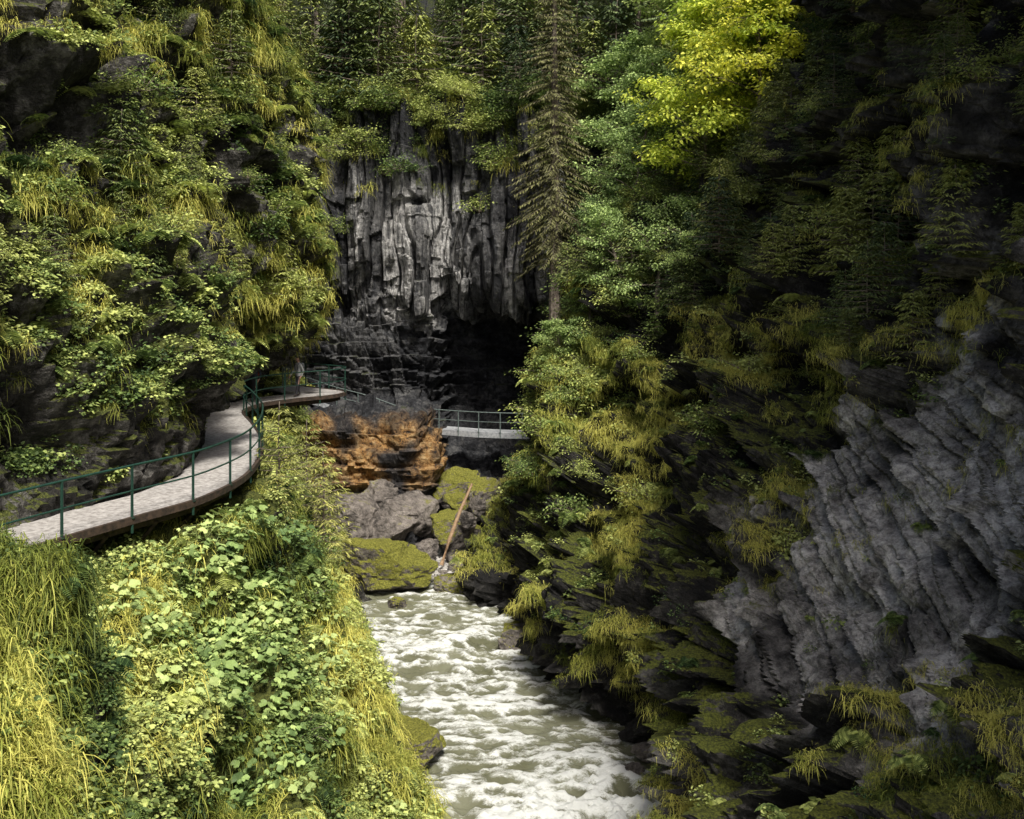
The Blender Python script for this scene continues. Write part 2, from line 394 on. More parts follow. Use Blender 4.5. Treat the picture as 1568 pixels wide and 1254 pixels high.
# walkway outer edge (world x,y) at deck height
DECK=9.15
OUT=np.array([(-10.6,13.5),(-9.5,16.2),(-8.55,18.6),(-7.75,20.4),(-6.95,22.2),(-6.65,24.6),(-6.95,27.4),(-7.7,30.6),(-8.9,34.0),(-10.0,37.0),(-9.9,39.3),(-8.8,41.0),(-7.6,42.2),(-7.3,43.6),(-8.6,44.9),(-10.2,46.4)])
def smooth_path(A,n): return cr(np.asarray(A,float),np.linspace(0,len(A)-1,n))
path=smooth_path(OUT,150)
tg=np.gradient(path,axis=0);tg/=np.linalg.norm(tg,axis=1)[:,None]
lf=np.stack([-tg[:,1],tg[:,0]],1)
WID=1.4
mid=path+lf*WID*.5
def dpath(P):
    r=np.full(len(P),1e9)
    for q in mid: r=np.minimum(r,(P[:,0]-q[0])**2+(P[:,1]-q[1])**2)
    return np.sqrt(r)
# ---- left wall
LW=[(2,[(-13,8.3),(-12.5,12),(-13,15),(-14,18),(-15,21),(-17,26),(-20,32),(-24,38),(-70,70)]),
(14,[(-11.8,8.3),(-11.4,11),(-11.6,13),(-12.3,16),(-13.2,19.5),(-15,24),(-18,30),(-22,37),(-70,70)]),
(20,[(-9.6,8.3),(-9.7,10.6),(-10.2,12.2),(-11,14.5),(-12,17.2),(-13.4,21),(-16,28),(-20,36),(-70,70)]),
(24,[(-8.4,8.3),(-8.4,10.3),(-8.6,11.6),(-9.5,13.6),(-10.8,17),(-12.2,21),(-15,28),(-19,36),(-70,70)]),
(27,[(-8.7,8.3),(-8.5,10.4),(-8.0,11.5),(-8.7,13.4),(-10.3,16.3),(-11.8,20),(-15,28),(-19,36),(-70,70)]),
(32,[(-10.0,8.3),(-10.0,10.4),(-10.1,12),(-10.5,14),(-10.8,17),(-11.8,20.5),(-14.5,28),(-19,36),(-70,70)]),
(37,[(-11.8,8.3),(-11.6,10.2),(-10.9,12),(-10.4,14.2),(-10.2,17.2),(-10.7,21),(-13,28),(-18,35),(-70,70)]),
(41,[(-11.4,8.3),(-10.6,10.2),(-9.1,11.6),(-8.9,14),(-9.1,17.5),(-9.8,21),(-12.5,28),(-18,35),(-70,70)]),
(46,[(-11.9,8.3),(-11.2,10.2),(-10.6,12.2),(-10.2,15),(-10.1,18.2),(-10.6,22),(-13,28),(-18,35),(-70,70)]),
(54,[(-14,8.3),(-13.5,10.2),(-13,12.2),(-12.6,15),(-12.5,18.2),(-12.6,22),(-14,28),(-18,35),(-70,70)]),
(66,[(-18,8.3),(-18,10.2),(-18,12.2),(-18,15),(-18,18.2),(-18,22),(-19,28),(-21,35),(-70,70)])]
G=loft([a for a,_ in LW],[[(x,a,z) for x,z in p] for a,p in LW],steps((2,14,.4),(14,46,.1),(46,66,.3)),[26,26,30,34,40,50,40,20])
n=normals(G,(1,-.2,.3))
am=sstep(9.6,12.2,G[...,2])[...,None]*.93+.07
dsp=(fbm(G,.22,3)*.9+(billow(G,.55,3,4)-.35)*1.2+fbm(G,1.6,3,8)*.25+crag(G,.9,3)*.22)
w=G[...,2]*.75+fbm(G,.3,2,30)*1.2;dsp+= (np.abs((w%1)-.5)*-1.0+.25)*.8
G=G+n*am*dsp[...,None]
foot=(1-am[...,0])*sstep(8.6,9.6,G[...,2]);G=G+n*(foot*(fbm(G,1.4,4,55)*.16+crag(G,1.6,5)*.16))[...,None]
z0=np.zeros(G.shape[:2])
bareL=sstep(.12,.4,fbm(G,.35,3,77))*.9+sstep(11.0,10,G[...,2])*.5
obL,PL,FL,NL=terrain('left_gorge_wall',G,(1,-.2,.3),R_left,{'light':z0,'orange':z0,'bare':bareL},smooth=False)
# ---- left bank
BK=[(2,[(-.8,-1.2),(-1.3,3),(-2,7),(-3.2,9.5),(-4.0,10.7),(-5.5,11.3),(-14,12)]),
(6,[(-1,-1.2),(-1.5,3),(-2.4,6.4),(-3.1,8.7),(-3.7,10.3),(-5.5,11.3),(-14,12)]),
(9,[(-1.2,-1.2),(-1.9,3),(-3.2,6.2),(-4.3,8.7),(-4.9,9.8),(-6.2,10.6),(-14,12)]),
(12.5,[(-1.5,-1.2),(-2.3,3),(-4.1,5.6),(-5.2,7.9),(-5.7,9.9),(-6.4,10.6),(-14,11)]),
(16,[(-1.8,-1.2),(-2.3,2.5),(-4,4.5),(-5.6,6.6),(-7,8.0),(-8.4,8.5),(-14,8.7)]),
(20,[(-2.0,-1.2),(-2.3,1.8),(-3.4,3.8),(-5.0,6),(-6.4,7.3),(-7.8,7.9),(-13,8.6)]),
(24,[(-2.3,-1.2),(-2.7,1.5),(-3.6,3.5),(-4.9,5.8),(-5.8,7.4),(-6.5,8.3),(-11,8.6)]),
(28,[(-2.8,-1.2),(-3.4,1.0),(-4.6,3.0),(-5.6,5.3),(-6.4,7.5),(-7.0,8.6),(-11,8.6)]),
(33,[(-4.3,-1.2),(-5.0,.8),(-6.0,2.7),(-6.9,5.1),(-7.6,7.3),(-8.4,8.5),(-12,8.6)]),
(38,[(-5.6,-1.2),(-6.5,.7),(-7.5,2.5),(-8.4,4.8),(-9.1,7),(-9.9,8.4),(-13,8.6)]),
(43,[(-5.8,-1.2),(-7.3,.6),(-8.8,2.0),(-9.6,4.2),(-10.1,6.6),(-10.6,8.4),(-13,8.6)]),
(50,[(-4.8,-1.2),(-7,.8),(-9.6,1.6),(-10.8,3.4),(-11.6,6.0),(-12.2,8.5),(-14,8.6)]),
(60,[(-4.8,-1.2),(-7,.8),(-9.6,1.6),(-10.8,3.4),(-11.6,6.0),(-12.2,8.5),(-14,8.6)])]
G=loft([a for a,_ in BK],[[(x,a,z) for x,z in p] for a,p in BK],steps((2,46,.11),(46,60,.3)),[22,30,34,34,26,26])
n=normals(G,(.5,0,.8))
dsp=fbm(G,.35,3,3)*.5+(billow(G,.7,2,14)-.3)*.65+fbm(G,2.4,3,8)*.14+crag(G,1.3,2)*.2*sstep(3,.5,G[...,2])
G=G+n*dsp[...,None]
P=G.reshape(-1,3);dp=dpath(P);lim=8.68-sstep(0,1,fbm(P,1.5,2))*.1
P[:,2]=np.where(dp<1.25,np.minimum(P[:,2],lim),np.where(dp<2.2,np.minimum(P[:,2],lim+(dp-1.25)*.8),P[:,2]))
G=P.reshape(G.shape);z0=np.zeros(G.shape[:2])
obB,PB,FB,NB=terrain('river_bank_ground',G,(.5,0,.8),R_left,{'light':z0,'orange':z0,'bare':z0+sstep(1.6,.2,G[...,2])*.9})
# ---- right wall
RW=[(1,[(8,-1.2),(8,2),(8.3,6),(9,9.5),(9.6,13),(10,17),(11,22),(14,31),(70,68)]),
(12,[(6.5,-1.2),(7,2),(7.6,5.5),(9,9),(9.8,13),(10.2,17),(11,22),(14,31),(70,68)]),
(20,[(4.9,-1.2),(5.9,2.2),(7.3,5.6),(9.3,9),(10.3,12.6),(10.6,17),(11.2,22),(13.5,31),(70,68)]),
(26,[(4.3,-1.2),(4.9,2.4),(6.0,5.6),(7.9,8.8),(9.4,12.2),(10.3,16),(10.9,22),(13.5,31),(70,68)]),
(31,[(4.0,-1.2),(4.2,2.4),(5.2,5.6),(6.9,8.8),(8.4,12),(9.8,16),(11.2,22),(14.5,31),(70,68)]),
(34,[(2.0,-1.2),(2.6,2.4),(3.9,5.2),(5.8,8.3),(7.6,11.5),(9.4,15),(11.8,21),(16,31),(70,68)]),
(37,[(.2,-1.2),(1.0,2.2),(2.7,4.9),(4.6,8),(6.6,11),(8.8,14.6),(12.2,20),(18,31),(70,68)]),
(40.5,[(-.2,-1.2),(.5,2.2),(2.2,4.9),(4.1,8),(6,11),(8.4,15),(12,20),(19,31),(70,68)]),
(45,[(-2.8,-1.2),(-1.6,1.6),(.3,4.2),(1.6,8),(3.4,12),(6,15.5),(11,20.5),(19,31),(70,68)]),
(50,[(-1.3,-1.2),(.1,1.8),(1.7,4.9),(2.7,8.3),(4.2,12.2),(7,16.5),(11,22),(18,31),(70,68)]),
(56,[(1.6,-1.2),(2.2,1.8),(3.2,5),(3.9,9),(5,13),(7.6,17.5),(12,24),(18,32),(70,68)]),
(66,[(4,-1.2),(4.3,1.8),(4.6,5),(5,9),(5.6,13),(8,18),(12,25),(18,33),(70,68)])]
G=loft([a for a,_ in RW],[[(x,a,z) for x,z in p] for a,p in RW],steps((1,14,.4),(14,28,.045),(28,50,.11),(50,66,.3)),[26,50,85,85,48,40,30,16])
n=normals(G,(-1,-.3,.3))
def slabd(P): return np.sqrt(((P[...,1]-20.9+(P[...,2]-9.0)*.25)/5.2)**2+((P[...,2]-9.0)/4.7)**2)+fbm(P,.5,3,66)*.38
slab=sstep(1.08,.84,slabd(G))
pc=.43*G[...,1]-.9*G[...,2]+fbm(G,.22,2,9)*.45+fbm(G,1.1,2,19)*.07
qc=-.9*G[...,1]-.43*G[...,2]+fbm(G,.7,2,29)*.5
def beds(per,ln,o):
    wp=pc/per
    kp=np.floor(wp);fp=wp-kp;j=_h(kp,kp*0+o,kp*0)*3
    wq=qc/(ln*(.6+1.1*_h(kp,kp*0+o+1,kp*0)))+j
    kq=np.floor(wq);fq=wq-kq
    return _h(kp,kq,kp*0+o),fp,np.minimum(fq,1-fq),fq
h1,f1,e1,q1=beds(.62,2.2,5);h2,f2,e2,q2=beds(.27,1.2,6);h3,f3,e3,q3=beds(.13,.5,9)
cmod=.35+.65*sstep(-.35,.35,fbm(G,.6,2,141))
strat=(h1*.46+(f1-.5)*.40+(h2-.5)*.22+(f2-.5)*.16-.16*sstep(.12,0,f1))*cmod+(h3-.5)*.06+(q1-.5)*.18*h1+fbm(G,.5,2,3)*.3+crag(G,1.3,21)*.13*(1-cmod)+fbm(G,6,3,4)*.04
bk=sstep(42,45,G[...,1])*sstep(9,6,G[...,2])
dsp=fbm(G,.2,3,5)*1.1*(1-slab*.5)*(1-.6*bk)+(billow(G,.45,3,24)-.3)*1.2*(1-slab*.85)*(1-.5*bk)+(fbm(G,1.5,4,18)*.28+crag(G,.7,8)*.35+crag(G,1.9,4)*.13)*(1-slab)
w=G[...,2]*.55-G[...,1]*.10+fbm(G,.28,2,40)*1.3
fr=w%1;dsp+=(1-slab)*((1-fr)**1.3-.4)*1.4*(1-.5*bk)
dsp+=slab*strat
lowa=sstep(-.8,1.2,G[...,2])*.7+.3
G=G+n*(dsp*lowa)[...,None]
z0=np.zeros(G.shape[:2])
bareR=np.clip(slab*.8+sstep(2.5,.3,G[...,2]),0,2)
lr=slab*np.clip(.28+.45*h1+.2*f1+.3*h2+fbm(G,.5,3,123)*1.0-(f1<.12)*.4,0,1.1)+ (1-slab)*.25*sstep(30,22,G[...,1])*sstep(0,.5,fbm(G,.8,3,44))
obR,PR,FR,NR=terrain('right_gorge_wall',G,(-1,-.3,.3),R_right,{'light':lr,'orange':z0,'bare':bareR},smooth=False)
# ---- back cliff
upL=[(57.0,13.2),(57.1,17),(58.0,21),(59.2,24.5),(66,28),(150,85)]
lo1=[(48,-1.2),(49,1),(50,2.2),(51.6,3.0),(52.0,6.2),(53.6,6.8),(57,7.4),(57.4,9.8),(58.0,12.3)]
lo2=[(52,-1.2),(53.5,1),(54.5,2.4),(55.5,3.4),(57,4.4),(58.5,5.1),(61,6),(61.8,9),(61,12)]
BC=[(-70,lo1+upL),(-20,lo1+upL),(-12,lo1+upL),(-8,lo1+upL),(-4.9,lo1+upL),(-4.1,[(a*.5+c*.5,b*.5+d*.5) for (a,b),(c,d) in zip(lo1,lo2)]+upL),(-3.4,lo2+upL),(0,lo2+upL),(4,lo2+upL),(10,lo2+upL),(80,lo2+upL)]
kx=[a for a,_ in BC]
seg=[6,8,8,28,8,12,24,18,12,44,44,30,16,20]
S=np.array([[(a,y,z) for y,z in p] for a,p in BC],float)
xs=np.concatenate([np.linspace(-70,-14,20,endpoint=False),np.linspace(-14,8,400,endpoint=False),np.linspace(8,80,30)])
G=cr(S,np.interp(xs,kx,np.arange(len(kx))));v=np.concatenate([np.linspace(j,j+1,s,endpoint=False) for j,s in enumerate(seg)]+[[len(seg)]])
G=np.swapaxes(cr(np.swapaxes(G,0,1),v),0,1)
n=normals(G,(0,-1,.3))
vz=G[...,2];gx=G[...,0]
orA=sstep(2.9,3.5,vz)*sstep(6.9,6.5,vz)*sstep(-11.5,-10.5,gx)*sstep(-3.6,-4.1,gx)*sstep(56,54,G[...,1])
rib_raw=billow(G,.42,3,3,(1,.5,.10))-.2
upm=sstep(11,13,vz)
ribs=rib_raw*1.5*upm*(1-.6*sstep(20,23,vz))
wx=gx*1.25+fbm(G,.5,2,70,(1,1,.35))*.9
kx_=np.floor(wx);fx_=wx-kx_;kz_=np.floor(vz*.28+_h(kx_,kx_*0,kx_*0)*2+fbm(G,.5,2,71)*.2)
hB=_h(kx_,kz_,kx_*0);hC=_h(kx_,kx_*0+7,kx_*0)
wx2=gx*3.1+fbm(G,1.1,2,90,(1,1,.3))*.6;k2=np.floor(wx2);h2_=_h(k2,np.floor(vz*.7+_h(k2,k2*0,k2*0)*2),k2*0)
blk=((hB-.5)*.9+(hC-.5)*1.0-.55*sstep(.14,0,np.minimum(fx_,1-fx_))+(h2_-.5)*.35)*upm+(hB-.5)*.4*(1-upm)
strat=((((vz*1.15+fbm(G,.4,2,5)*.4)%1)-.5)*.55+crag(G,1.2,7)*.14)*sstep(13.5,11.5,vz)
dsp=(ribs+blk+fbm(G,.15,2,1)*.8*upm)*(1-orA*.8)+strat*(1-.3*orA)+fbm(G,1.5,4,9,(1,1,.5))*.25+fbm(G,.6,2,31)*.5*orA
hang=(hC-.5)*2.2*sstep(10.5,12.5,vz)*sstep(15.5,13,vz)
far=sstep(80,66,G[...,1])
G=G+n*(dsp*(far*.9+.1))[...,None];G[...,2]+=hang*.7
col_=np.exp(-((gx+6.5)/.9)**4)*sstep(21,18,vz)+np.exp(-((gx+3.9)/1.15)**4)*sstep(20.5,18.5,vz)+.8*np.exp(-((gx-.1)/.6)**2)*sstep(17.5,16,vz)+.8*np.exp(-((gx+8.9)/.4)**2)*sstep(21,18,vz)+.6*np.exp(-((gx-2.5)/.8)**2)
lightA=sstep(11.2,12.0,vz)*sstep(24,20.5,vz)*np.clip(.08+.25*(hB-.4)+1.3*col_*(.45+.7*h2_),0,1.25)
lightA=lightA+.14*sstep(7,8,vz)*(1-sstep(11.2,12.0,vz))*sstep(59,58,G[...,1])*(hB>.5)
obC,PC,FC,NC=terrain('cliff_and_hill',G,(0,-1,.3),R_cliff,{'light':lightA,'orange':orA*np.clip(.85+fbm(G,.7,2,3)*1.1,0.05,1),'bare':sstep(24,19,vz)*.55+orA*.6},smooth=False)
# ---- valley ground
gm=simple_mat('gravel_bed',(.06,.055,.045),(.2,.19,.17),5,.9)
make_obj('ground',[(-400,-300,-1.6),(400,-300,-1.6),(400,500,-1.6),(-400,500,-1.6)],[(0,1,2,3)],[gm])
# ---------------------------------------------------------------- river
xs=np.linspace(-9,12,260);ys=np.concatenate([np.linspace(-12,22,120,endpoint=False),np.linspace(22,62,620)])
X,Y=np.meshgrid(xs,ys,indexing='ij');G=np.stack([X,Y,np.zeros_like(X)],-1)
cx=np.interp(Y,[0,20,26,29,33,36,40,45,48,55],[2.5,1.2,.9,.8,-1,-2.3,-2.4,-3.8,-3.2,-1])
Q=G.copy();Q[...,0]=X-cx*.8
rip=1-np.abs(fbm(Q,1.5,3,7,(.75,1.6,1)))*1.6
wv=fbm(Q,.5,2,2,(1,1.5,1))*.09+(rip-.4)*.10+fbm(Q,4.5,3,1,(.8,1.7,1))*.05
rap=np.exp(-(((Y-27.0)/2.0)**2+((X-3.0)/2.2)**2))+ .9*sstep(49.5,51.5,Y)+.35*np.exp(-((Y-36)/3.5)**2)+.7*sstep(28.5,25.5,Y)
wv=wv*(1+1.5*rap)+sstep(49.5,56,Y)*.9
G[...,2]=wv
foam=(rip-.56)*1.1+fbm(Q,3.0,4,31,(.7,1.9,1))*.7+wv*1.2+rap*.65+fbm(Q,.35,2,88)*.25+.18
foam=np.clip(foam,-1,1.6)
m,nt,ns,ls=new_mat('river_water')
g=N(ns,'ShaderNodeNewGeometry');pos=g.outputs['Position']
fa=N(ns,'ShaderNodeAttribute',attribute_name='foam')
nn=noise(ns,ls,pos,8,5,.78,(1,2.0,1))
ff=math_(ns,ls,'MULTIPLY_ADD',nn,2.6,math_(ns,ls,'SUBTRACT',fa.outputs['Fac'],1.12))
fm=ramp(ns,ls,ff,[(.2,0),(.6,.35),(1.0,.95)])
wc=ramp(ns,ls,noise(ns,ls,pos,.5,3,.5),[(.35,(.14,.143,.085)),(.65,(.23,.235,.16))])
col=mix(ns,ls,fm,wc,(.84,.86,.83))
b=N(ns,'ShaderNodeBsdfPrincipled');ls.new(col,b.inputs['Base Color'])
ls.new(math_(ns,ls,'MULTIPLY_ADD',fm,.5,.13),b.inputs['Roughness']);b.inputs['IOR'].default_value=1.33
bp=N(ns,'ShaderNodeBump');bp.inputs['Distance'].default_value=.09;ls.new(nn,bp.inputs['Height']);ls.new(bp.outputs[0],b.inputs['Normal'])
o=N(ns,'ShaderNodeOutputMaterial');ls.new(b.outputs[0],o.inputs[0])
F=grid_faces(*G.shape[:2],flip=True)
make_obj('river',G.reshape(-1,3),F,[m],attrs={'foam':foam},smooth=True)
# ---------------------------------------------------------------- boulders
import bmesh
def boulder(name,loc,sc,rot=0,seed=0,mat=R_boul,sub=5,cut=.0,moss=0.):
    bm=bmesh.new();bmesh.ops.create_icosphere(bm,subdivisions=sub,radius=1);me=D.meshes.new(name);bm.to_mesh(me);bm.free()
    co=np.zeros(len(me.vertices)*3,np.float32);me.vertices.foreach_get('co',co);co=co.reshape(-1,3).astype(float)
    r=np.random.default_rng(seed)
    for _ in range(14):
        d=r.normal(size=3);d/=np.linalg.norm(d);h=r.uniform(.5,.8);t=co@d-h;co=co-np.maximum(t,0)[:,None]*d*.95
    q=co+seed*3.3;co=co*(1+fbm(q,1.3,3)*.16+fbm(q,4,3)*.07+crag(q*2,1.2,seed)*.05)[:,None]
    c,s=math.cos(rot),math.sin(rot);co=co*np.array(sc);co=np.stack([co[:,0]*c-co[:,1]*s,co[:,0]*s+co[:,1]*c,co[:,2]],1)
    me.vertices.foreach_set('co',co.astype(np.float32).ravel());me.materials.append(mat)
    for k,v in (('light',0.),('orange',0.),('bare',-moss)):
        a=me.attributes.new(k,'FLOAT','POINT');a.data.foreach_set('value',np.full(len(co),v,np.float32))
    ob=D.objects.new(name,me);ob.location=loc;scene.collection.objects.link(ob);return ob,co+np.array(loc)
bl=[((-6.0,45.4,.9),(2.6,1.7,1.7),.1,1,.45),((-5.3,50.2,2.0),(2.5,1.6,1.8),.6,2,-.9),((-7.6,49.4,2.2),(1.8,1.5,1.6),.3,3,-.8),
((-3.0,50.2,1.5),(1.6,1.1,1.3),.3,4,.1),((-1.6,52.5,2.2),(1.6,1.2,1.4),.9,5,-.3),((-.7,50.4,1.2),(1.2,.9,.9),.2,6,-.2),((-3.2,53.2,2.7),(1.8,1.2,1.5),.1,7,.1),
((-2.95,29.3,.2),(.9,1.2,1.1),.2,8,.1),((4.0,29.2,.1),(.5,.4,.35),.2,9,-.8),((3.5,28.4,0),(.3,.25,.25),.2,10,-.8),((4.4,27.4,.1),(.55,.6,.45),.2,11,-.6),
((-2.2,47.5,.2),(.9,.7,.55),.2,12,-.6),((-3.9,48.0,.3),(.7,.5,.45),.5,13,-.7),((-2.8,48.7,.4),(.5,.4,.4),.5,14,-.6),((-8.8,46.5,1.2),(1.6,1.3,1.3),.5,15,.2),((-5.0,43.2,.0),(.6,.5,.4),.4,16,0.0),
((.15,38.3,.1),(.9,.9,.8),.4,17,-.3),((-2.5,45.0,.2),(1.0,1.0,.9),.4,18,-.3),((-6.8,51.2,2.7),(1.5,1,1.2),.4,19,-.8),((-3.3,46.9,.1),(.45,.4,.3),.4,20,-.8),
((-1.7,49.2,.5),(.7,.5,.5),.4,21,-.8),((-1.0,48.2,.4),(.8,.6,.6),.8,22,-.5),((-4.2,49.1,.7),(.9,.6,.6),.2,23,-.7),((-2.9,51.6,2.6),(.8,.7,.8),.9,24,.3),((-6.2,48.3,.9),(1.0,.8,.7),.9,25,-.4),((-2.2,50.0,1.9),(.7,.6,.6),.3,26,-.6),
((-7.6,47.2,1.0),(.9,.7,.8),.3,27,-.7),((-8.7,50.6,2.6),(1.2,1,1.1),.7,28,-.5),((.3,51.8,1.6),(1.3,1,1.2),.5,29,-.3),((-.2,53.8,2.4),(1.4,1,1.3),.5,30,-.1)]
for l,s,r,sd,mo in bl: boulder('boulder',l,s,r,sd,moss=mo,sub=5 if max(s)>.8 else 4)
mb=MB();bm=bmesh.new();bmesh.ops.create_icosphere(bm,subdivisions=1,radius=1);ico=np.array([v.co[:] for v in bm.verts]);icf=[[v.index for v in f.verts] for f in bm.faces];bm.free()
for i in range(900):
    t=random.random();p=np.array([-4.9+t*3.0+random.gauss(0,.4),47.4+random.gauss(0,1.0)+t*.8,.10+random.uniform(0,.14)])
    s=random.uniform(.05,.18);mb.add(ico*np.array([1,random.uniform(.6,1),.6])*s*(1+.15*np.random.rand(12,1))+p,icf,0)
mb.obj('river_gravel',[simple_mat('pebbles',(.2,.19,.17),(.5,.48,.45),4,.8)])
mb=MB();mb.tube([(-1.95,48.6,4.1),(-2.5,48.1,2.9),(-3.0,47.6,1.6),(-3.35,47.3,.5)],[.06,.08,.10,.11],9,0);mb.tube([(-2.4,48.2,3.1),(-2.1,48.2,3.3)],[.03,.01],5,0);mb.obj('fallen_log',[simple_mat('dead_wood',(.20,.12,.065),(.44,.30,.18),6)])
# ---------------------------------------------------------------- walkway
M_deck=simple_mat('walkway_gravel',(.22,.205,.19),(.46,.44,.42),9,.9,0,.02)
M_beam=simple_mat('rusty_beam',(.02,.014,.01),(.07,.045,.03),7,.8)
M_rail=simple_mat('green_rail_paint',(.010,.036,.026),(.015,.055,.038),5,.45)
walk=D.objects.new('walkway',None);scene.collection.objects.link(walk)
def strip(name,A,B,z0,z1,mat,parent):
    n=len(A);V=[];F=[]
    for a,b in zip(A,B): V+=[(a[0],a[1],z1),(b[0],b[1],z1),(b[0],b[1],z0),(a[0],a[1],z0)]
    for i in range(n-1):
        for j in range(4):
            k=(j+1)%4;F.append((i*4+j,i*4+k,(i+1)*4+k,(i+1)*4+j))
    F+=[(0,1,2,3),tuple((n-1)*4+j for j in (3,2,1,0))]
    return make_obj(name,V,F,[mat],parent=parent)
strip('deck',path,path+lf*(WID+.3),DECK-.10,DECK,M_deck,walk)
strip('edge_kerb',path-lf*.05,path+lf*.04,DECK-.12,DECK+.03,M_beam,walk)
strip('outer_beam',path+lf*.22,path+lf*.34,DECK-.32,DECK-.103,M_beam,walk)
mb=MB()
for i in range(6,104,7):
    p=path[i]+lf[i]*.1;q=path[i]+lf[i]*1.4
    mb.tube([(p[0],p[1],DECK-.17),(q[0],q[1],DECK-.17)],.055,4,0)
    mb.tube([(p[0]+lf[i][0]*.1,p[1]+lf[i][1]*.1,DECK-.27),(q[0],q[1],DECK-1.5)],.05,4,0)
mb.obj('brackets',[M_beam],parent=walk)
rail=D.objects.new('green_railing',None);scene.collection.objects.link(rail)
def railing(P2,z,parent,sp=1.75,h=1.08,mat=M_rail,r=.026):
    P2=np.asarray(P2);z=np.broadcast_to(z,(len(P2),));P3=np.concatenate([P2,z[:,None]],1)
    mb=MB()
    mb.tube(P3+[0,0,h],r,7,0);mb.tube(P3+[0,0,h*.52],r*.75,6,0)
    mb.obj('rails',[mat],parent=parent,smooth=True)
    d=np.concatenate([[0],np.cumsum(np.linalg.norm(np.diff(P2,axis=0),axis=1))]);mb=MB()
    for s in np.arange(.4,d[-1],sp):
        p=np.array([np.interp(s,d,P3[:,c]) for c in range(3)])
        mb.tube([p+[0,0,-.3],p+[0,0,h+.01]],r*1.15,7,0)
        mb.tube([p+[0,0,.0],p+[0,0,.015]],.06,6,0)
    mb.obj('posts',[mat],parent=parent)
railing(path-lf*.02,DECK,rail)
walk2=D.objects.new('footbridge',None);scene.collection.objects.link(walk2)
bp_=np.array([(-10.2,46.4),(-11.3,49),(-11.5,52),(-10.4,55.2),(-7.5,56.2),(-4.6,55.4),(-2.2,54.4),(0,54.0),(1.8,54.2),(3.8,55.4)],float)
A=smooth_path(bp_,70);t_=np.gradient(A,axis=0);t_/=np.linalg.norm(t_,axis=1)[:,None];l_=np.stack([-t_[:,1],t_[:,0]],1)
zz=np.interp(np.arange(70),[0,14,34,69],[9.0,8.4,5.8,5.7])
V=[];F=[]
for a,l,z in zip(A,l_,zz): V+=[(a[0],a[1],z),(a[0]+l[0]*1.2,a[1]+l[1]*1.2,z),(a[0]+l[0]*1.2,a[1]+l[1]*1.2,z-.3),(a[0],a[1],z-.3)]
for i in range(69):
    for j in range(4): k=(j+1)%4;F.append((i*4+j,i*4+k,(i+1)*4+k,(i+1)*4+j))
make_obj('deck',V,F,[simple_mat('weathered_steel',(.22,.235,.25),(.42,.43,.45),6)],parent=walk2)
railing(A,zz,walk2,1.2,mat=simple_mat('far_rail_paint',(.09,.12,.115),(.15,.19,.18),5,.5))
